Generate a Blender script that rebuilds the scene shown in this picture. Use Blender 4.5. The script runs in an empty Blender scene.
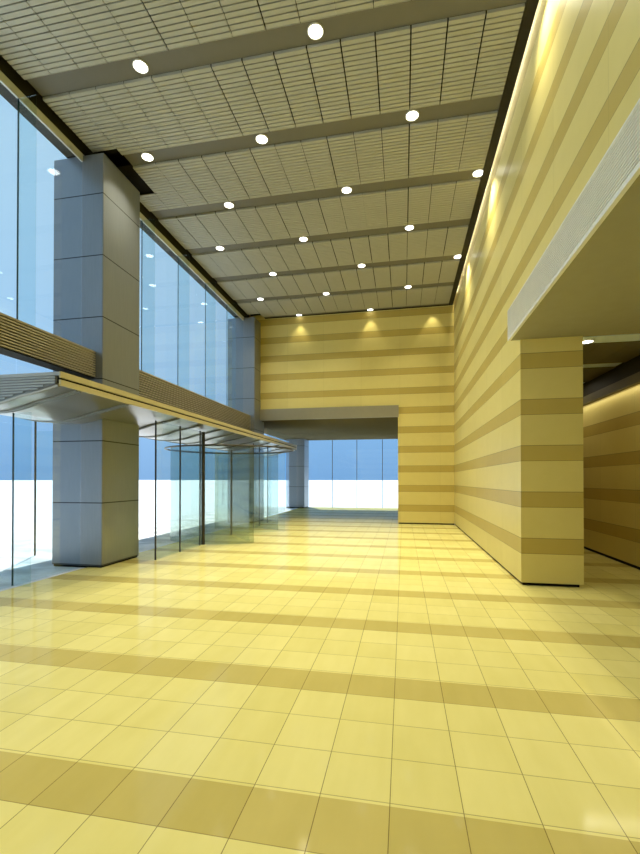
import bpy, bmesh, math, random
from mathutils import Vector, Matrix
random.seed(7)
S = bpy.context.scene
C = S.collection
PI = math.pi

# ------------------------------------------------------------------ render look
S.view_settings.view_transform = 'Standard'
S.view_settings.look = 'None'
S.view_settings.exposure = 0.0
S.view_settings.gamma = 1.0
S.cycles.transparent_max_bounces = 40
S.cycles.max_bounces = 10
S.cycles.diffuse_bounces = 5
S.cycles.glossy_bounces = 4
S.cycles.sample_clamp_indirect = 4.0
S.cycles.caustics_reflective = False
S.cycles.caustics_refractive = False

# ------------------------------------------------------------------ key measures (metres; camera stands over the origin)
H = 7.677                      # underside of the dark ceiling beams
SLAT = H - 0.045               # underside of the slats
BY0, BP = 5.686, 1.638         # first beam in view, beam pitch
BW = 0.34                      # beam width
WX = 1.735                     # long striped wall
EY = 15.6                      # end wall
GX = -5.75                     # glazing plane
SX0, SX1 = -5.63, 1.543        # slatted ceiling edges
NMOD = 15
MODW = (SX1 - SX0) / NMOD
COLX0, COLX1, COLD, COLY, COLS = -6.352, -5.318, 1.105, 6.87, 8.065
PY, PX = 6.95, 2.593           # near face and far side of the wall block
FX = 4.07                      # side wall of the passage
BACKY = 23.95                  # glazed end of the low passage
CX = -4.5                      # canopy fascia plane


# ------------------------------------------------------------------ node helpers
class NT:
    def __init__(s, name):
        s.m = bpy.data.materials.new(name); s.m.use_nodes = True
        s.t = s.m.node_tree; s.t.nodes.clear()
        s.out = s.t.nodes.new('ShaderNodeOutputMaterial')
    def n(s, typ, **kw):
        nd = s.t.nodes.new(typ)
        for k, v in kw.items(): setattr(nd, k, v)
        return nd
    def link(s, a, b): s.t.links.new(a, b)
    def val(s, sock, v):
        if isinstance(v, (int, float)): sock.default_value = v
        elif isinstance(v, (tuple, list)): sock.default_value = tuple(v) + ((1,) if len(v) == 3 and len(sock.default_value) == 4 else ())
        else: s.link(v, sock)
    def math(s, op, a, b=0.0, c=0.0):
        nd = s.n('ShaderNodeMath', operation=op)
        s.val(nd.inputs[0], a); s.val(nd.inputs[1], b); s.val(nd.inputs[2], c)
        return nd.outputs[0]
    def mix(s, f, a, b):
        nd = s.n('ShaderNodeMix', data_type='RGBA')
        s.val(nd.inputs[0], f); s.val(nd.inputs[6], a); s.val(nd.inputs[7], b)
        return nd.outputs[2]
    def pos(s):
        g = s.n('ShaderNodeNewGeometry'); x = s.n('ShaderNodeSeparateXYZ'); s.link(g.outputs['Position'], x.inputs[0])
        s.P = g.outputs['Position']; return x.outputs[0], x.outputs[1], x.outputs[2]
    def noise(s, scale, detail=3.0, vec=None):
        nd = s.n('ShaderNodeTexNoise'); nd.inputs['Scale'].default_value = scale; nd.inputs['Detail'].default_value = detail
        s.link(vec if vec is not None else s.P, nd.inputs['Vector']); return nd.outputs[0]
    def combine(s, x, y, z):
        nd = s.n('ShaderNodeCombineXYZ'); s.val(nd.inputs[0], x); s.val(nd.inputs[1], y); s.val(nd.inputs[2], z); return nd.outputs[0]
    def white(s, v):
        nd = s.n('ShaderNodeTexWhiteNoise', noise_dimensions='3D'); s.link(v, nd.inputs['Vector']); return nd.outputs['Value']
    def line(s, coord, period, off, width):
        """1 on a line of the given width at coord = off + k * period"""
        f = s.math('FRACT', s.math('DIVIDE', s.math('SUBTRACT', coord, off - period / 2), period))
        d = s.math('ABSOLUTE', s.math('SUBTRACT', f, 0.5))
        return s.math('LESS_THAN', d, width / period / 2)
    def principled(s, color, rough=0.5, metal=0.0, spec=0.5, emit=None, estr=0.0):
        p = s.n('ShaderNodeBsdfPrincipled')
        s.val(p.inputs['Base Color'], color); s.val(p.inputs['Roughness'], rough)
        s.val(p.inputs['Metallic'], metal); s.val(p.inputs['Specular IOR Level'], spec)
        if emit: s.val(p.inputs['Emission Color'], emit); p.inputs['Emission Strength'].default_value = estr
        s.link(p.outputs[0], s.out.inputs[0]); return p


def plain(name, col, rough=0.5, metal=0.0, spec=0.5, var=0.06, scale=6.0):
    t = NT(name); t.pos()
    f = t.noise(scale)
    a = tuple(c * (1 - var) for c in col); b = tuple(min(1, c * (1 + var)) for c in col)
    t.principled(t.mix(f, a, b), rough, metal, spec)
    return t.m


def glass(name, tint, refl=0.75, base=0.04, power=4.0):
    t = NT(name)
    lw = t.n('ShaderNodeLayerWeight'); lw.inputs[0].default_value = 0.5
    f = t.math('ADD', t.math('MULTIPLY', t.math('POWER', lw.outputs['Facing'], power), refl), base)
    tr = t.n('ShaderNodeBsdfTransparent'); tr.inputs[0].default_value = (*tint, 1)
    gl = t.n('ShaderNodeBsdfGlossy'); gl.inputs['Roughness'].default_value = 0.0; gl.inputs['Color'].default_value = (.9, .95, 1, 1)
    mx = t.n('ShaderNodeMixShader'); t.link(f, mx.inputs[0]); t.link(tr.outputs[0], mx.inputs[1]); t.link(gl.outputs[0], mx.inputs[2])
    t.link(mx.outputs[0], t.out.inputs[0])
    return t.m


def mat_floor():
    t = NT('polished_yellow_tile'); x, y, z = t.pos()
    w, ty = 0.349, 1.383 / 4
    ox, oy = -0.417, 2.167
    u = t.math('DIVIDE', t.math('SUBTRACT', y, oy), 1.383)
    fr = t.math('FRACT', u)
    band = t.math('MULTIPLY', t.math('GREATER_THAN', fr, 0.75), t.math('LESS_THAN', fr, 0.985))
    ix = t.math('FLOOR', t.math('DIVIDE', t.math('SUBTRACT', x, ox), w))
    iy = t.math('FLOOR', t.math('DIVIDE', t.math('SUBTRACT', y, oy), ty))
    rnd = t.white(t.combine(ix, iy, 3.0))
    nz = t.noise(2.2, 5.0)
    vein = t.noise(1.0, 6.0, t.combine(t.math('MULTIPLY', x, 9.0), t.math('MULTIPLY', y, 1.6), rnd))
    v = t.math('ADD', t.math('MULTIPLY', rnd, 0.40), t.math('ADD', t.math('MULTIPLY', nz, 0.45), t.math('MULTIPLY', vein, 0.5)))
    light = t.mix(v, FL[0], FL[1])
    dark = t.mix(v, FL[2], FL[3])
    c = t.mix(band, light, dark)
    jx = t.line(x, w, ox, 0.0045)
    jy = t.line(y, ty, oy, 0.005)
    j = t.math('MAXIMUM', jx, t.math('MULTIPLY', jy, 0.75))
    c = t.mix(t.math('MULTIPLY', j, 0.72), c, (.10, .065, .015))
    p = t.principled(c, 0.5, 0, 0.0)
    lw = t.n('ShaderNodeLayerWeight'); lw.inputs[0].default_value = .5
    f = t.math('ADD', 0.042, t.math('MULTIPLY', t.math('POWER', lw.outputs['Facing'], 4.5), 0.34))
    g = t.n('ShaderNodeBsdfGlossy'); t.val(g.inputs['Roughness'], t.math('ADD', 0.06, t.math('MULTIPLY', nz, 0.06)))
    mx = t.n('ShaderNodeMixShader'); t.link(f, mx.inputs[0]); t.link(p.outputs[0], mx.inputs[1]); t.link(g.outputs[0], mx.inputs[2])
    t.link(mx.outputs[0], t.out.inputs[0])
    return t.m


def mat_stone(name, slope=True):
    """light and dark horizontal courses of yellow stone with fine joints"""
    t = NT(name); x, y, z = t.pos()
    per = 0.694
    off = t.math('ADD', 0.505, t.math('MULTIPLY', y, -0.004))
    u = t.math('DIVIDE', t.math('SUBTRACT', z, off), per)
    fr = t.math('FRACT', u)
    band = t.math('LESS_THAN', fr, 0.335)
    edge = t.math('MAXIMUM', t.math('LESS_THAN', t.math('ABSOLUTE', t.math('SUBTRACT', fr, 0.335)), 0.007),
                  t.math('LESS_THAN', t.math('ABSOLUTE', t.math('SUBTRACT', fr, 0.5)), 0.0))
    edge = t.math('MAXIMUM', edge, t.math('LESS_THAN', fr, 0.010))
    along = t.math('ADD', x, y)
    seam = t.line(along, 1.38, 0.3, 0.006)
    ia = t.math('FLOOR', t.math('DIVIDE', t.math('SUBTRACT', along, 0.3), 1.38))
    iz = t.math('FLOOR', u)
    rnd = t.white(t.combine(ia, iz, band))
    nz = t.noise(5.0, 6.0)
    fine = t.noise(60.0, 2.0)
    v = t.math('ADD', t.math('MULTIPLY', rnd, 0.35), t.math('ADD', t.math('MULTIPLY', nz, 0.45), t.math('MULTIPLY', fine, 0.2)))
    c = t.mix(band, t.mix(v, WL[0], WL[1]), t.mix(v, WL[2], WL[3]))
    c = t.mix(t.math('MULTIPLY', edge, 0.6), c, (.10, .065, .012))
    c = t.mix(t.math('MULTIPLY', seam, 0.22), c, (.10, .065, .012))
    t.principled(c, 0.38, 0, 0.35)
    return t.m


def mat_column():
    t = NT('brushed_grey_cladding'); x, y, z = t.pos()
    nz = t.noise(1.0, 4.0, t.combine(t.math('MULTIPLY', x, 40), t.math('MULTIPLY', y, 40), t.math('MULTIPLY', z, 3)))
    c = t.mix(nz, (.225, .245, .265), (.275, .295, .315))
    j = t.line(z, 1.121, 1.164, 0.018)
    base = t.math('LESS_THAN', z, 0.03)
    c = t.mix(t.math('MAXIMUM', j, base), c, (.02, .022, .025))
    t.principled(c, 0.33, 0.45, 0.5)
    return t.m


def mat_ground():
    t = NT('pale_outdoor_paving'); x, y, z = t.pos()
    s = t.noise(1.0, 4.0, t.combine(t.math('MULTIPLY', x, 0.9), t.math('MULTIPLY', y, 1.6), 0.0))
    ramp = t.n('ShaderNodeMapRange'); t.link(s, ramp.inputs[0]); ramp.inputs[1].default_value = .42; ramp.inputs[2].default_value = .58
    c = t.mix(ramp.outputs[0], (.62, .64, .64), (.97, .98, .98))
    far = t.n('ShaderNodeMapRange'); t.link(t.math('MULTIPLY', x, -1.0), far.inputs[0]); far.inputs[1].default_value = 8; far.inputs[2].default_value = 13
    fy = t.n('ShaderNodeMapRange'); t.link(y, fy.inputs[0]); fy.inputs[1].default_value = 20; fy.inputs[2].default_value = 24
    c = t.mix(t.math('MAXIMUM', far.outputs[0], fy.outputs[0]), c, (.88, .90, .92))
    t.principled(c, 0.6, 0, 0.3)
    return t.m


FL = [(.68, .600, .180), (.84, .760, .300), (.47, .385, .100), (.63, .525, .170)]
WL = [(.70, .585, .200), (.80, .685, .265), (.51, .385, .095), (.59, .455, .130)]

M = {}
M['floor'] = mat_floor()
M['stone'] = mat_stone('banded_yellow_stone')
M['column'] = mat_column()
M['ground'] = mat_ground()
M['slat'] = plain('beige_ceiling_slat', (.42, .41, .345), .5, 0.0)
M['beam'] = plain('dark_grey_beam', (.155, .145, .115), .55)
M['void'] = plain('black_void', (.012, .011, .009), .9, spec=.1)
M['darktrim'] = plain('dark_brown_trim', (.030, .026, .018), .6, spec=.2)
M['head'] = plain('pale_head_rail', (.62, .62, .56), .4)
M['plaster'] = plain('grey_soffit_plaster', (.32, .30, .20), .6, spec=.2)
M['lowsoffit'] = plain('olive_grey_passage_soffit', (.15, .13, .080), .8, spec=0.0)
M['lintel'] = plain('brushed_bronze_lintel', (.33, .30, .215), .45, .35)
M['steel'] = plain('brushed_steel', (.55, .53, .46), .28, .85)
M['canopy'] = plain('satin_canopy_metal', (.29, .275, .235), .30, .75, scale=2)
M['endgrey'] = plain('mid_grey_end_plate', (.22, .23, .235), .5)
M['endslat'] = plain('light_grey_end_slat', (.42, .44, .45), .4, .2)
M['cream'] = plain('cream_fascia', (.54, .48, .29), .4, .1)
M['louvre'] = plain('olive_louvre_blade', (.47, .425, .30), .45, .1)
M['grille'] = plain('pale_grille_metal', (.86, .85, .80), .4, .1)
M['post'] = plain('dark_bronze_post', (.055, .052, .042), .35, .5)
M['ribmetal'] = plain('dark_rib_metal', (.16, .16, .14), .35, .6)
M['base'] = plain('black_base_recess', (.008, .007, .005), .7, spec=.1)
M['seal'] = plain('dark_green_glass_edge', (.03, .07, .08), .2)
M['pbeam'] = plain('pale_passage_beam', (.66, .80, .98), .5)
M['pslat'] = plain('brown_passage_slat', (.13, .115, .065), .6)
M['white'] = plain('white_ring', (.8, .8, .76), .4)
M['glass'] = glass('clear_facade_glass', (.90, .955, .98), .55, .03, 3.0)
M['fin'] = glass('pale_fin_glass', (.89, .945, .95), .45, .05, 3.0)
M['drum'] = glass('green_curved_glass', (.775, .825, .795), .45, .06, 2.5)
M['inner'] = glass('clear_screen_glass', (.93, .965, .955), .4, .03, 4.0)
t = NT('lamp_lens'); t.pos(); nz = t.noise(8.0)
t.principled(t.mix(nz, (.9, .9, .88), (1, 1, 1)), .4, emit=(1, .97, .9), estr=6.0); M['lens'] = t.m


# ------------------------------------------------------------------ mesh helpers
class MB:
    def __init__(s): s.v = []; s.f = []
    def box(s, x0, y0, z0, x1, y1, z1):
        b = len(s.v)
        s.v += [(x, y, z) for z in (z0, z1) for y in (y0, y1) for x in (x0, x1)]
        s.f += [tuple(b + i for i in q) for q in ((0, 2, 3, 1), (4, 5, 7, 6), (0, 1, 5, 4), (2, 6, 7, 3), (0, 4, 6, 2), (1, 3, 7, 5))]
        return s
    def tube(s, pts, r, n=8, closed=False):
        b = len(s.v); k = len(pts); P = [Vector(p) for p in pts]
        for i, p in enumerate(P):
            if closed: d = P[(i + 1) % k] - P[i - 1]
            else: d = P[min(i + 1, k - 1)] - P[max(i - 1, 0)]
            d.normalize(); up = Vector((0, 0, 1)) if abs(d.z) < .9 else Vector((1, 0, 0))
            a = d.cross(up).normalized(); c = a.cross(d)
            for j in range(n):
                w = 2 * PI * j / n
                s.v.append(tuple(p + a * (r * math.cos(w)) + c * (r * math.sin(w))))
        for i in range(k if closed else k - 1):
            for j in range(n):
                s.f.append((b + i * n + j, b + i * n + (j + 1) % n, b + ((i + 1) % k) * n + (j + 1) % n, b + ((i + 1) % k) * n + j))
        if not closed:
            s.f.append(tuple(b + j for j in range(n))[::-1]); s.f.append(tuple(b + (k - 1) * n + j for j in range(n)))
        return s
    def arcwall(s, cx, cy, r0, r1, a0, a1, z0, z1, n=24):
        b = len(s.v)
        for i in range(n + 1):
            a = a0 + (a1 - a0) * i / n
            for r in (r0, r1):
                for z in (z0, z1): s.v.append((cx + r * math.cos(a), cy + r * math.sin(a), z))
        for i in range(n):
            p = b + 4 * i; q = p + 4
            s.f += [(p, q, q + 1, p + 1), (p + 2, p + 3, q + 3, q + 2), (p + 1, q + 1, q + 3, p + 3), (p, p + 2, q + 2, q)]
        s.f += [(b, b + 1, b + 3, b + 2), (b + 4 * n, b + 4 * n + 2, b + 4 * n + 3, b + 4 * n + 1)]
        return s
    def disc(s, x, y, z0, z1, r, n=28, r_in=0.0):
        if r_in: return s.arcwall(x, y, r_in, r, 0, 2 * PI, z0, z1, n)
        b = len(s.v)
        for z in (z0, z1):
            for i in range(n): s.v.append((x + r * math.cos(2 * PI * i / n), y + r * math.sin(2 * PI * i / n), z))
        s.f.append(tuple(b + i for i in range(n))[::-1]); s.f.append(tuple(b + n + i for i in range(n)))
        for i in range(n): s.f.append((b + i, b + (i + 1) % n, b + n + (i + 1) % n, b + n + i))
        return s
    def prism(s, prof, y0, y1):
        """closed XZ profile swept along Y"""
        b = len(s.v); n = len(prof)
        s.v += [(x, y0, z) for x, z in prof] + [(x, y1, z) for x, z in prof]
        for i in range(n): s.f.append((b + i, b + (i + 1) % n, b + n + (i + 1) % n, b + n + i))
        s.f.append(tuple(b + i for i in range(n))[::-1]); s.f.append(tuple(b + n + i for i in range(n)))
        return s
    def build(s, name, mat, parent=None, smooth=False, bevel=0.0, origin=None):
        me = bpy.data.meshes.new(name)
        o0 = Vector(origin) if origin else Vector((0, 0, 0))
        if parent is not None: o0 = parent.location.copy()
        me.from_pydata([tuple(Vector(p) - o0) for p in s.v], [], s.f); me.update()
        bm = bmesh.new(); bm.from_mesh(me); bmesh.ops.recalc_face_normals(bm, faces=bm.faces)
        if bevel: bmesh.ops.bevel(bm, geom=bm.edges[:], offset=bevel, segments=2, affect='EDGES', clamp_overlap=True)
        bm.to_mesh(me); bm.free()
        if smooth:
            for p in me.polygons: p.use_smooth = True
            try: me.set_sharp_from_angle(angle=math.radians(35))
            except Exception: pass
        me.materials.append(mat)
        o = bpy.data.objects.new(name, me); C.objects.link(o)
        if parent is not None: o.parent = parent
        else: o.location = o0
        return o


def tag(o, label, cat, group=None, kind=None):
    o['label'] = label; o['category'] = cat
    if group: o['group'] = group
    if kind: o['kind'] = kind
    return o


def struct(o, label=None, cat=None):
    o['kind'] = 'structure'
    if label: o['label'] = label
    if cat: o['category'] = cat
    return o


def thing(name, loc, label, cat, group=None, kind='thing'):
    o = bpy.data.objects.new(name, None); C.objects.link(o); o.location = loc; o.empty_display_size = .2
    return tag(o, label, cat, group, kind)


# ================================================================== SETTING
struct(MB().box(-5.62, -6, -.12, FX, BACKY, 0).build('floor', M['floor']), 'polished pale yellow tile floor with darker cross bands', 'floor')
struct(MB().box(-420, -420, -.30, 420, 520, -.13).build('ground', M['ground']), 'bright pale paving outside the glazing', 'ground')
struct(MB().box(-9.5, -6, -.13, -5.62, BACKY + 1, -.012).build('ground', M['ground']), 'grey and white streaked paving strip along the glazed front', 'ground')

# long wall beside the lobby: the full-height block and the part above the air grille
b = MB()
b.box(WX, PY, .045, PX, EY + .2, 8.1)
b.box(WX, -6, 4.16, WX + .2, PY, 8.1)
struct(b.build('wall_right', M['stone']), 'long wall banded in light and dark yellow stone with its square end block', 'wall')
struct(MB().box(WX + .03, PY + .03, 0, PX - .05, EY + .1, .05).build('baseboard_right', M['base']), 'black recessed base under the long banded wall', 'baseboard')
# end wall with the low opening
b = MB()
b.box(-.19, EY, .045, WX, EY + .2, 8.1)
b.box(COLX1 + .004, EY, 4.20, -.19, EY + .2, 8.1); b.box(-6.2, EY, 7.53, COLX1 + .004, EY + .2, 8.1)
struct(b.build('wall_end', M['stone']), 'end wall banded in yellow stone above and beside the low opening', 'wall')
struct(MB().box(-.17, EY + .03, 0, WX, EY + .15, .05).build('baseboard_end', M['base']), 'black recessed base under the end wall', 'baseboard')
# opening surround, passage lid and passage side
struct(MB().box(-5.42, EY - .09, 3.80, -.165, EY + .01, 4.21).build('lintel', M['lintel']), 'brushed metal lintel over the low opening', 'lintel')
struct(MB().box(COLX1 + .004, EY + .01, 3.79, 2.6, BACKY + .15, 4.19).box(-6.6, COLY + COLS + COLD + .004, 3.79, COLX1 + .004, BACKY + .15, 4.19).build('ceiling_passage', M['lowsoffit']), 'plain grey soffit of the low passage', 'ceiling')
struct(MB().box(-.19, EY + .2, 0, 0, BACKY, 3.79).build('wall_passage', M['stone']), 'side wall of the low passage', 'wall')
# soffit box over the bay with the air grille, and the side passage
struct(MB().box(1.60, -6, 3.70, FX + .2, PY + .03, 4.16).build('soffit', M['plaster']), 'deep plain soffit running out over the side bay', 'ceiling')
struct(MB().box(FX, -6, .045, FX + .2, EY, 4.3).build('wall_side', M['stone']), 'banded yellow stone wall of the side passage', 'wall')
struct(MB().box(FX - .004, -6, 0, FX + .1, EY, .05).build('baseboard_side', M['base']), 'black base under the side passage wall', 'baseboard')
struct(MB().box(FX - .06, PY + .05, 3.44, FX - .002, EY, 3.90).build('trim_side_upper', M['darktrim']), 'black strip over the side passage trim', 'trim')
struct(MB().box(FX - .09, PY + .05, 3.27, FX - .002, EY, 3.44).build('trim_side', M['pslat']), 'dark trim along the top of the side passage wall', 'trim')
struct(MB().box(PX, EY, 0, FX + .2, EY + .2, 4.3).build('wall_side_end', M['stone']), 'end of the side passage', 'wall')
struct(MB().box(PX - .1, PY + .03, 4.0, FX + .2, EY, 4.15).build('ceiling_side', M['void']), 'dark lid over the side passage ceiling', 'ceiling')
# wall behind the viewer and lid of the hall
struct(MB().box(-6.2, -6.2, 0, FX + .2, -6, 8.1).build('wall_rear', M['stone']), 'banded yellow stone wall closing the lobby', 'wall')
struct(MB().box(-6.2, -6.2, 8.02, PX, EY + .2, 8.2).build('ceiling', M['void']), 'dark void above the slatted ceiling', 'ceiling')
struct(MB().box(SX1 + .004, -6, H - .03, SX1 + .150, EY - .01, 7.90).build('trim_right', M['darktrim']), 'dark edge trim between slatted ceiling and long wall', 'trim')
struct(MB().box(SX0 + .5, EY - .035, H - .03, SX1, EY - .004, 7.9).build('trim_end', M['darktrim']), 'dark edge trim of the slatted ceiling at the end wall', 'trim')
# facade head
struct(MB().box(GX - .02, -6, 7.39, GX + .012, EY, 7.53).build('trim_left', M['head']), 'pale head rail over the upper glazing', 'trim')
struct(MB().box(GX - .35, -6, 7.53, GX - .02, EY, 8.02).build('wall_left', M['darktrim']), 'dark recessed strip over the head rail', 'wall')

# ------------------------------------------------------------------ glazing bays (facade)
bays = [5.53 + 1.58 * k for k in range(-7, 7)]
colspans = [(COLY + i * COLS - .0, COLY + i * COLS + COLD) for i in range(3)]


def clip(y0, y1):
    """pieces of a bay outside the columns"""
    out = [(y0, y1)]
    for a, c in colspans:
        nxt = []
        for p, q in out:
            if q <= a or p >= c: nxt.append((p, q))
            else:
                if p < a: nxt.append((p, a - .004))
                if q > c: nxt.append((c + .004, q))
        out = nxt
    return [(p, q) for p, q in out if q - p > .05]


wn = 0
for i, y0 in enumerate(bays):
    y1 = min(y0 + 1.58, EY)
    for p, q in clip(y0, y1):
        wn += 1
        struct(MB().box(GX - .010, p + .008, 3.90, GX + .002, q - .008, 7.395).build('window_%d' % wn, M['glass']), 'tall upper pane of the glazed front', 'window')
        if p < 6.8:
            wn += 1
            b = MB()
            zs = [(0.0, 3.41)] if q < 5.0 else [(0.0, 2.585), (3.045, 3.41)]
            if q > 5.0 and p < 5.0:
                b.box(GX - .010, p + .008, -.01, GX + .002, 4.99, 3.41); p2 = 4.99
            else: p2 = p + .008
            for z0, z1 in zs: b.box(GX - .010, p2, z0 - .01, GX + .002, q - .008, z1)
            struct(b.build('window_%d' % wn, M['glass']), 'lower pane of the glazed front', 'window')
        elif p > 7.9:
            wn += 1
            struct(MB().box(GX - .010, p + .008, 3.045, GX + .002, q - .008, 3.41).build('window_%d' % wn, M['glass']), 'strip pane over the entrance canopy', 'window')
# passage side glazing between the second and the third column
py = COLY + COLS + COLD
for k in range(4):
    y0 = py + .01 + k * 1.73; y1 = min(y0 + 1.73, COLY + 2 * COLS)
    if k == 0: continue
    wn += 1
    struct(MB().box(GX - .01, y0 + .01, -.01, GX + .002, y1 - .01, 3.79).build('window_%d' % wn, M['glass']), 'pane along the low passage', 'window')
# glazed end of the passage
mull = [-6.72, -5.335, -3.925, -2.541, -1.134, -.19]
for k in range(5):
    wn += 1
    w = struct(MB().box(mull[k] + .012, BACKY - .006, 0, mull[k + 1] - .012, BACKY + .006, 3.79).build('window_%d' % wn, M['glass']), 'floor to soffit pane closing the low passage', 'window')
    MB().box(mull[k + 1] - .014, BACKY - .03, 0, mull[k + 1] + .014, BACKY + .03, 3.79).build('mullion', M['ribmetal'], w)

# ------------------------------------------------------------------ glass fins standing off the glazing
ordn = ['first', 'second', 'third', 'fourth', 'fifth', 'sixth', 'seventh']


def glass_fin(y, z0, z1, label, group):
    t_ = thing('glass_fin', (GX + .16, y, z0), label, 'glass fin', group)
    MB().box(GX + .012, y - .007, z0, GX + .325, y + .007, z1).build('fin_pane', M['fin'], t_)
    MB().box(GX + .003, y - .012, z0, GX + .012, y + .012, z1).build('edge_joint', M['seal'], t_)
    return t_


glass_fin(5.53, 3.90, 7.385, 'upper glass fin on the near side of the big grey column, above the louvre band', 'upper glass fins')
for k, y in enumerate((8.69, 10.27, 11.85, 13.43)):
    glass_fin(y, 3.90, 7.385, '%s upper glass fin past the big grey column, above the louvre band' % ordn[k], 'upper glass fins')
glass_fin(5.475, 0, 2.588, 'floor-standing glass fin beside the big grey column, under the canopy end', 'floor-standing glass fins')

# ------------------------------------------------------------------ columns
names = ['big square grey metal-clad column rising through the canopy', 'square grey clad column in the corner by the end wall', 'dark grey clad column at the glazed end of the low passage']
tops = [7.50, 7.50, 3.785]
for i in range(3):
    y0 = COLY + i * COLS
    t_ = thing('column', (COLX0 + .5, y0 + COLD / 2, 0), names[i], 'column', 'grey clad columns')
    MB().box(COLX0, y0, .03, COLX1, y0 + COLD, tops[i]).build('cladding', M['column'], t_, bevel=.006)
    MB().box(COLX0 + .02, y0 + .02, -.01, COLX1 - .02, y0 + COLD - .02, .035).build('plinth', M['base'], t_)

# ------------------------------------------------------------------ louvre bands between column heads
Z0, Z1 = 3.415, 3.865


def louvre(y0, y1, label, Z0=3.415, Z1=3.895):
    t_ = thing('louvre_band', ((GX - 5.45) / 2, (y0 + y1) / 2, Z0), label, 'louvre', 'horizontal louvre bands')
    MB().box(GX + .02, y0, Z0 + .01, -5.52, y1, Z1 - .01).build('backing', M['void'], t_)
    MB().box(GX - .006, y0, Z0, -5.47, y1, Z0 + .012).build('bottom_plate', M['darktrim'], t_)
    MB().box(GX + .01, y0, Z1 - .015, -5.45, y1, Z1).build('top_plate', M['louvre'], t_)
    n = 11
    for k in range(n):
        z = Z0 + .02 + (Z1 - Z0 - .05) * k / (n - 1)
        MB().prism([(-5.52, z + .006), (-5.455, z), (-5.450, z + .004), (-5.450, z + .020), (-5.455, z + .023), (-5.52, z + .020)], y0, y1).build('blade', M['louvre'], t_)
    return t_


louvre(-5.9, COLY - .01, 'olive louvre band ending against the near face of the big grey column')
louvre(COLY + COLD + .01, COLY + COLS - .01, 'olive louvre band between the big grey column and the corner column', 3.345)

# ------------------------------------------------------------------ slatted ceiling bays, beams, downlights
rown = {6: 'dark beam at the end wall', 5: 'second dark beam from the end wall', 4: 'third dark beam from the end wall', 3: 'fourth dark beam from the end wall',
        2: 'fifth dark beam from the end wall', 1: 'sixth dark beam from the end wall', 0: 'seventh dark beam from the end wall'}


def notch(x0, y0, y1):
    for i in (0, 1):
        a, c = COLY + i * COLS + .15, COLY + i * COLS + COLD + .27
        if x0 < -5.3 and y0 < c and y1 > a: return True
    return False


for r in range(-4, 7):
    yc = BY0 + BP * r
    x0 = SX0
    for i in (0, 1):
        if COLY + i * COLS - .27 < yc < COLY + i * COLS + COLD + .27: x0 = SX0 + MODW
    y1 = min(yc + BW / 2, EY - .04)
    if r >= 0:
        o = MB().box(x0, yc - BW / 2, H, SX1, y1, 7.92).build('ceiling_beam', M['beam'])
        tag(o, rown[r] + ', a flat grey strip across the slatted ceiling', 'beam', 'dark ceiling beams', 'thing')
    else:
        o = struct(MB().box(x0, yc - BW / 2, H, SX1, y1, 7.92).build('ceiling_beam', M['beam']), 'dark grey beam across the slatted ceiling out of view', 'beam')

bayname = {0: 'slatted ceiling bay on the viewer side of the seventh dark beam from the end wall'}
for r in range(1, 7):
    bayname[r] = 'slatted ceiling bay between the %s and %s dark beams from the end wall' % (ordn[6 - r], ordn[7 - r])
NS = 17
PITCH = (BP - BW) / NS
for r in range(-3, 7):
    ya = BY0 + BP * (r - 1) + BW / 2; yb = BY0 + BP * r - BW / 2
    if r >= 0: t_ = thing('slatted_ceiling_bay', ((SX0 + SX1) / 2, (ya + yb) / 2, SLAT), bayname[r], 'ceiling', 'slatted ceiling bays')
    else:
        t_ = thing('slatted_ceiling_bay', ((SX0 + SX1) / 2, (ya + yb) / 2, SLAT), 'slatted ceiling bay over the viewer', 'ceiling', 'slatted ceiling bays over the viewer', 'structure')
    # one mesh for a whole module of slats; copied along the bay
    rnd = random.Random(r + 50)
    full = None
    for mI in range(NMOD):
        mx0 = SX0 + mI * MODW
        gap = .004 if rnd.random() < .3 else .020
        b = MB()
        for s_ in range(NS):
            y0 = ya + s_ * PITCH + .004; y1 = ya + (s_ + 1) * PITCH - .013
            if notch(mx0, y0, y1): continue
            dz = 0.0
            b.prism([(mx0 + gap / 2, SLAT + dz), (mx0 + MODW - gap / 2, SLAT + dz), (mx0 + MODW - gap / 2, SLAT + .02), (mx0 + gap / 2, SLAT + .02)], y0, y1)
        if not b.v: continue
        if not notch(mx0, ya, ya + .01): b.box(mx0 + gap / 2, ya + .0015, SLAT, mx0 + MODW - gap / 2, ya + .006, SLAT + .044)
        if not notch(mx0, yb - .01, yb): b.box(mx0 + gap / 2, yb - .006, SLAT, mx0 + MODW - gap / 2, yb - .0015, SLAT + .044)
        b.build('slat_panel', M['slat'], t_)
    MB().box(SX0 + (MODW if 0 else .03), ya - .0, SLAT + .07, SX1, yb, SLAT + .09).build('backing', M['void'], t_)

EVEN = [(-3.79, 'toward the glazing'), (-1.162, 'midway across'), (1.467, 'beside the long striped wall')]
ODD = [(-4.73, 'next to the glazing'), (-2.477, 'midway across'), (.153, 'toward the long striped wall')]
proto = None
LIGHTS = []
for r in range(-5, 7):
    for x, where in (EVEN if r % 2 == 0 else ODD):
        y = BY0 + BP * r
        LIGHTS.append((x, y, r))
        if r < 0 or (r in (0, 6) and x > 1): continue
        lab = 'round downlight in the %s, %s' % (rown[r], where)
        if proto is None:
            proto = thing('downlight', (x, y, H), lab, 'downlight', 'round ceiling downlights')
            MB().disc(x, y, H - .012, H - .001, .098, 32).build('lens', M['lens'], proto)
            MB().disc(x, y, H - .016, H - .001, .112, 32, r_in=.098).build('trim_ring', M['white'], proto, smooth=True)
        else:
            c = proto.copy(); C.objects.link(c); c.location = (x, y, H); c['label'] = lab
            for ch in proto.children:
                d = ch.copy(); C.objects.link(d); d.parent = c

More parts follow.
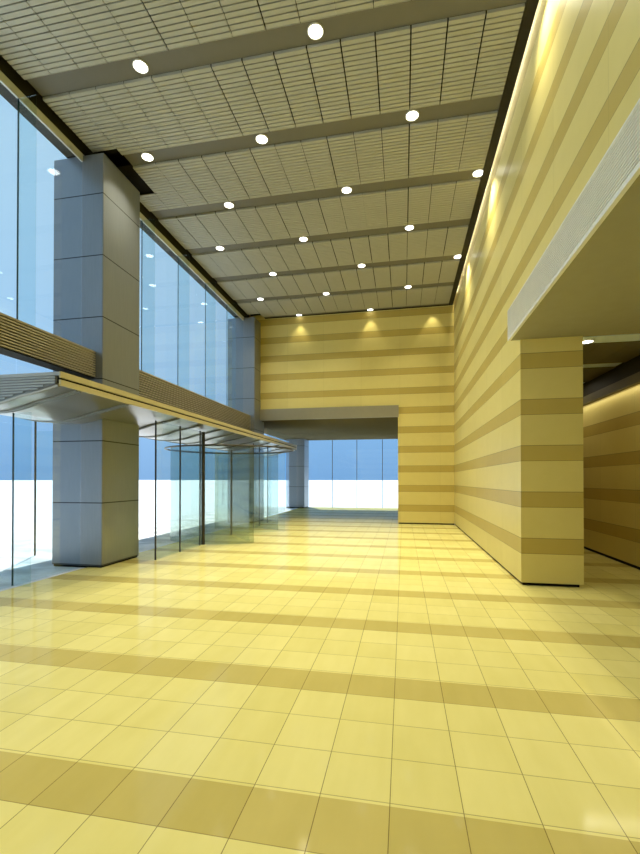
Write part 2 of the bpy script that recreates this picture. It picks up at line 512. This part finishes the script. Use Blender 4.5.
# ------------------------------------------------------------------ side passage ceiling
for k in range(1, 5):
    yc = BY0 + BP * k
    o = MB().box(PX + .01, yc - BW / 2, 3.74, FX - .1, yc + BW / 2, 3.86).build('passage_ceiling_beam', M['pbeam'])
    tag(o, '%s pale beam across the side passage ceiling, counted from the block end' % ordn[k - 1], 'beam', 'pale side passage beams', 'thing')
    if k < 4:
        y0 = yc + BW / 2; 
        t_ = thing('slatted_passage_ceiling', (3.3, yc + BP / 2, 3.72), '%s dark brown slatted panel in the side passage ceiling, counted from the block end' % ordn[k - 1], 'ceiling', 'brown passage ceiling panels')
        for mI in range(3):
            b = MB(); a = PX + .01 + mI * .46
            for s_ in range(NS):
                b.box(a + .004, y0 + s_ * PITCH + .004, 3.725, a + .456, y0 + (s_ + 1) * PITCH - .008, 3.75)
            b.build('slat_panel', M['pslat'], t_)
t_ = thing('downlight', (2.80, BY0 + BP + .03, 3.74), 'white round downlight in the pale beam of the side passage', 'downlight', 'round ceiling downlights')
MB().disc(2.80, BY0 + BP + .03, 3.728, 3.739, .085, 32).build('lens', M['lens'], t_)
MB().disc(2.80, BY0 + BP + .03, 3.724, 3.739, .098, 32, r_in=.085).build('trim_ring', M['white'], t_, smooth=True)

# ------------------------------------------------------------------ linear air grille on the soffit face
t_ = thing('air_grille', (1.58, .5, 3.70), 'long pale linear air grille along the edge of the deep soffit', 'air grille')
MB().box(1.588, -5.9, 3.725, 1.598, PY + .02, 4.14).build('backing', M['post'], t_)
b = MB(); n = 15
for k in range(n):
    z = 3.735 + .395 * k / (n - 1)
    b.box(1.570, -5.9, z, 1.588, PY + .015, z + .015)
o = b.build('blades', M['grille'], t_)
o['kind'] = 'stuff'
MB().box(1.562, -5.9, 3.695, 1.600, PY + .025, 3.728).build('bottom_rail', M['white'], t_)
MB().box(1.562, -5.9, 4.138, 1.60, PY + .025, 4.158).build('top_rail', M['white'], t_)
MB().box(1.560, PY + .015, 3.70, 1.60, PY + .03, 4.155).build('end_plate', M['grille'], t_)

# ------------------------------------------------------------------ entrance canopy
t_ = thing('entrance_canopy', (CX - 1.3, 11.5, 2.6), 'long wing-shaped metal canopy with cream edge over the glass entrance', 'canopy')
UND = [(-4.53, 2.850), (-4.85, 2.776), (-5.15, 2.722), (-5.33, 2.672), (-5.5, 2.632), (-5.72, 2.598), (-5.95, 2.592), (-6.34, 2.625), (-6.8, 2.73), (-7.2, 2.82), (-7.7, 2.90)]
CY0, CY1 = 5.0, 18.0
cuts = [(CY0, COLY - .01, None), (COLY - .01, COLY + COLD + .01, 'n'), (COLY + COLD + .01, COLY + COLS - .01, None),
        (COLY + COLS - .01, COLY + COLS + COLD + .01, 'n'), (COLY + COLS + COLD + .01, CY1, None)]
und = MB(); top = MB()


def shell(und_, pts, y0, y1):
    b0 = len(und_.v)
    for y in (y0, y1):
        for x, z in pts: und_.v.append((x, y, z))
        for x, z in reversed(pts): und_.v.append((x, y, z + .02))
    n = 2 * len(pts)
    for i in range(n): und_.f.append((b0 + i, b0 + (i + 1) % n, b0 + n + (i + 1) % n, b0 + n + i))
    und_.f.append(tuple(b0 + i for i in range(n))); und_.f.append(tuple(b0 + n + i for i in range(n))[::-1])


def smoothprof(pts, k=4):
    out = []
    for i in range(len(pts) - 1):
        p0 = pts[max(i - 1, 0)]; p1 = pts[i]; p2 = pts[i + 1]; p3 = pts[min(i + 2, len(pts) - 1)]
        for j in range(k):
            u = j / k
            f = lambda a, b_, c, d: .5 * (2 * b_ + (c - a) * u + (2 * a - 5 * b_ + 4 * c - d) * u * u + (3 * b_ - a - 3 * c + d) * u ** 3)
            out.append((f(p0[0], p1[0], p2[0], p3[0]), f(p0[1], p1[1], p2[1], p3[1])))
    out.append(pts[-1]); return out


SM = smoothprof(UND)
for y0, y1, k in cuts:
    if k is None:
        shell(und, SM, y0, y1); top.box(-7.7, y0, 2.985, CX - .03, y1, 3.025)
    else:
        shell(und, [p for p in SM if p[0] > COLX1 + .012], y0, y1)
        shell(und, [p for p in SM if p[0] < COLX0 - .012], y0, y1)
        top.box(COLX1 + .012, y0, 2.985, CX - .03, y1, 3.025); top.box(-7.7, y0, 2.985, COLX0 - .012, y1, 3.025)
und.build('underside', M['canopy'], t_, smooth=True)
top.build('top_deck', M['canopy'], t_)
MB().box(CX - .03, CY0, 2.958, CX, CY1, 3.040).build('fascia_rail', M['cream'], t_)
MB().box(CX - .03, CY0, 2.850, CX, CY1, 2.928).build('fascia_rail', M['cream'], t_)
MB().box(CX - .06, CY0 + .01, 2.85, CX - .030, CY1 - .01, 3.03).build('fascia_web', M['base'], t_)
# ribbed end plates
for ye, s_ in ((CY0, 1), (CY1, -1)):
    prof = [(CX - .06, 3.0)] + [(x, z + .018) for x, z in SM if x < CX - .06] + [(-7.7, 3.0)]
    MB().prism(prof, ye + s_ * .004, ye + s_ * .02).build('end_plate', M['endgrey'], t_)
    b = MB()
    for k in range(9):
        z = 2.955 - k * .037
        xs = [x for x, zz in SM if zz + .03 < z - .0]
        if len(xs) < 2: continue
        b.box(min(xs), min(ye, ye - s_ * .012), z, min(max(xs), CX - .08), max(ye, ye - s_ * .012) + .004, z + .022)
    b.build('end_slats', M['endslat'], t_)
    MB().box(-7.7, min(ye, ye - s_ * .02), 2.985, CX, max(ye, ye - s_ * .02) + .005, 3.03).build('end_rail', M['endslat'], t_)
    MB().tube([(x, ye, z + .006) for x, z in SM], .026, 8).build('edge_tube', M['canopy'], t_, smooth=True)
for ye in (5.36, 6.46, 8.14, 9.20, 10.2, 11.1, 12.0, 13.2, 14.3, 15.4, 16.5):
    pts = SM
    if COLY - .05 < ye < COLY + COLD + .05 or COLY + COLS - .05 < ye < COLY + COLS + COLD + .05: pts = [p for p in SM if p[0] > COLX1 + .03]
    for d in (-.036, .036):
        MB().tube([(x, ye + d, z - .004) for x, z in pts], .018, 6).build('rib', M['ribmetal'], t_, smooth=True)

# ------------------------------------------------------------------ glass entrance screen
DCX, DCY, DR = -4.80, 11.56, 1.74
SZ = 2.750
ys = [7.744, 8.693, 9.638]
for k, y in enumerate(ys):
    t_ = thing('glass_screen', (-4.8, y, 0), '%s clear pane with dark post, from the big grey column toward the revolving door' % ordn[k], 'glass screen', 'panes of the entrance screen')
    MB().box(-4.814, y - .009, 0, -4.786, y + .009, SZ).build('post', M['post'], t_)
    y1 = ys[k + 1] - .012 if k < 2 else 9.745
    if k == 2:
        MB().box(-4.806, y + .012, 0, -4.794, y1, SZ).build('pane', M['inner'], t_)
    else:
        MB().box(-4.806, y + .012, 0, -4.794, y1, SZ).build('pane', M['inner'], t_)
for k, y in enumerate((13.41, 13.99, 14.91)):
    t_ = thing('glass_screen', (-4.8, y, 0), '%s clear pane with dark post beyond the revolving door' % ordn[k], 'glass screen', 'panes of the entrance screen')
    MB().box(-4.814, y - .012, 0, -4.786, y + .012, SZ).build('post', M['post'], t_)
    y1 = (13.99, 14.91, 15.35)[k] - .018
    MB().box(-4.806, y + .016, 0, -4.794, y1, SZ).build('pane', M['inner'], t_)
# outer corner post and return pane of the lobby outside the glazing
t_ = thing('outdoor_glass_screen', (-7.6, 7.77, -.012), 'clear outdoor pane with slim dark post behind the big grey column', 'glass screen')
MB().box(-7.614, 7.756, -.012, -7.586, 7.784, 2.87).build('post', M['post'], t_)
MB().box(-7.57, 7.764, -.012, -6.37, 7.776, 2.60).build('pane', M['inner'], t_)

# ------------------------------------------------------------------ revolving door
t_ = thing('revolving_door', (DCX, DCY, 0), 'round glass revolving door with two curved walls under a thin metal ring', 'revolving door')
DZ = 2.42
near = (math.radians(-130), math.radians(-49)); far = (math.radians(57), math.radians(130))
for a0, a1 in (near, far):
    w = MB().arcwall(DCX, DCY, DR - .012, DR, a0, a1, 0.004, DZ - .01, 32).build('curved_wall', M['drum'], t_, smooth=True)
    for a in (a0, a1):
        MB().tube([(DCX + (DR - .006) * math.cos(a), DCY + (DR - .006) * math.sin(a), 0), (DCX + (DR - .006) * math.cos(a), DCY + (DR - .006) * math.sin(a), DZ)], .013, 8).build('jamb', M['ribmetal'], w)
ring = [(DCX + (DR + .04) * math.cos(2 * PI * i / 64), DCY + (DR + .04) * math.sin(2 * PI * i / 64), DZ) for i in range(64)]
MB().tube(ring, .022, 8, True).build('top_ring', M['post'], t_, smooth=True)
ring = [(DCX + (DR - .12) * math.cos(2 * PI * i / 64), DCY + (DR - .12) * math.sin(2 * PI * i / 64), DZ + .01) for i in range(64)]
MB().tube(ring, .010, 6, True).build('inner_ring', M['ribmetal'], t_, smooth=True)
MB().tube([(DCX, DCY, 0), (DCX, DCY, DZ)], .03, 12).build('centre_shaft', M['ribmetal'], t_, smooth=True)
for k in range(4):
    a = math.radians(38 + 90 * k); ca, sa = math.cos(a), math.sin(a)
    r0, r1 = .05, DR - .10
    w = MB()
    b0 = len(w.v)
    for z in (.03, DZ - .05):
        for r_, s_ in ((r0, -.006), (r1, -.006), (r1, .006), (r0, .006)):
            w.v.append((DCX + r_ * ca - s_ * sa, DCY + r_ * sa + s_ * ca, z))
    w.f += [(0, 1, 2, 3), (4, 7, 6, 5), (0, 4, 5, 1), (1, 5, 6, 2), (2, 6, 7, 3), (3, 7, 4, 0)]
    wing = w.build('door_wing', M['inner'], t_)
    MB().tube([(DCX + r1 * ca, DCY + r1 * sa, .03), (DCX + r1 * ca, DCY + r1 * sa, DZ - .05)], .012, 8).build('wing_stile', M['ribmetal'], wing)
MB().tube([(DCX, DCY - DR - .02, 0), (DCX, DCY - DR - .02, SZ - .01)], .045, 14).build('main_post', M['post'], t_, smooth=True)

# ================================================================== LIGHT
def lamp(name, kind, loc, energy, color, rot=(0, 0, 0), **kw):
    l = bpy.data.lights.new(name, kind); l.energy = energy; l.color = color
    for k, v in kw.items(): setattr(l, k, v)
    o = bpy.data.objects.new(name, l); o.location = loc; o.rotation_euler = rot; C.objects.link(o); return o


WARM = (1.0, .93, .70); SPREAD = 100
for x, y, r in LIGHTS:
    e = 28 if r >= 1 else (20 if r == 0 else 11)
    if r == 6: continue
    lamp('downlight_lamp', 'AREA', (x, y, H - .02), e, WARM, shape='DISK', size=.17, spread=math.radians(SPREAD))
# wall washers: scallops on the end wall
for x in (-3.76, -1.162, 1.0):
    lamp('scallop_lamp', 'SPOT', (x, EY - .24, H - .06), 32, (1, .9, .6), rot=(math.radians(6), 0, 0), spot_size=math.radians(66), spot_blend=.7, shadow_soft_size=.03)
# cove light in the slot over the long wall
lamp('cove_lamp', 'AREA', (1.716, 4.8, 7.96), 120, (1, .86, .46), rot=(0, 0, 0), shape='RECTANGLE', size=.03, size_y=21.0)
# side passage
for y in (7.4, 10.6): lamp('passage_lamp', 'AREA', (3.2, y, 3.69), 6, WARM, shape='RECTANGLE', size=1.2, size_y=.22)
lamp('passage_wash', 'AREA', (FX - .10, 10.5, 3.255), 7, (1, .88, .5), rot=(0, math.radians(-12), 0), shape='RECTANGLE', size=.12, size_y=7)
for y in (-3, 0, 3.5): lamp('bay_lamp', 'AREA', (3.0, y, 3.69), 7, WARM, shape='RECTANGLE', size=.22, size_y=1.2)

sun = lamp('sun', 'SUN', (-20, 0, 30), 6.0, (1, .97, .92), angle=math.radians(1))
sun.rotation_euler = Vector((.287, -.55, -1)).to_track_quat('-Z', 'Y').to_euler()

w = bpy.data.worlds.new('sky'); S.world = w; w.use_nodes = True
nt = w.node_tree; nt.nodes.clear()
out = nt.nodes.new('ShaderNodeOutputWorld'); bg = nt.nodes.new('ShaderNodeBackground')
tc = nt.nodes.new('ShaderNodeTexCoord'); sp = nt.nodes.new('ShaderNodeSeparateXYZ'); rp = nt.nodes.new('ShaderNodeValToRGB')
nt.links.new(tc.outputs['Generated'], sp.inputs[0]); nt.links.new(sp.outputs[2], rp.inputs[0])
cr = rp.color_ramp
cr.elements[0].position = 0.0; cr.elements[0].color = (.25, .47, .80, 1)
cr.elements[1].position = 1.0; cr.elements[1].color = (.26, .50, .92, 1)
e = cr.elements.new(.10); e.color = (.31, .56, .90, 1)
e = cr.elements.new(.28); e.color = (.48, .73, 1.0, 1)
e = cr.elements.new(.55); e.color = (.56, .80, 1.0, 1)
nz = nt.nodes.new('ShaderNodeTexNoise'); nz.inputs['Scale'].default_value = 2.5; nt.links.new(tc.outputs['Generated'], nz.inputs['Vector'])
nt.links.new(rp.outputs[0], bg.inputs[0]); bg.inputs[1].default_value = 1.0
nt.nodes.remove(nz)
nt.links.new(bg.outputs[0], out.inputs[0])

# ================================================================== CAMERA
cam = bpy.data.cameras.new('camera'); co = bpy.data.objects.new('camera', cam); C.objects.link(co)
co.location = (0, 0, 1.6)
co.rotation_euler = (math.radians(90 + .47), 0, math.radians(10.946))
cam.sensor_fit = 'HORIZONTAL'; cam.sensor_width = 36.0; cam.lens = 431.55 / 640 * 36
cam.shift_x = 0.0; cam.shift_y = (475.22 - 427) / 640
cam.clip_end = 2000
S.camera = co
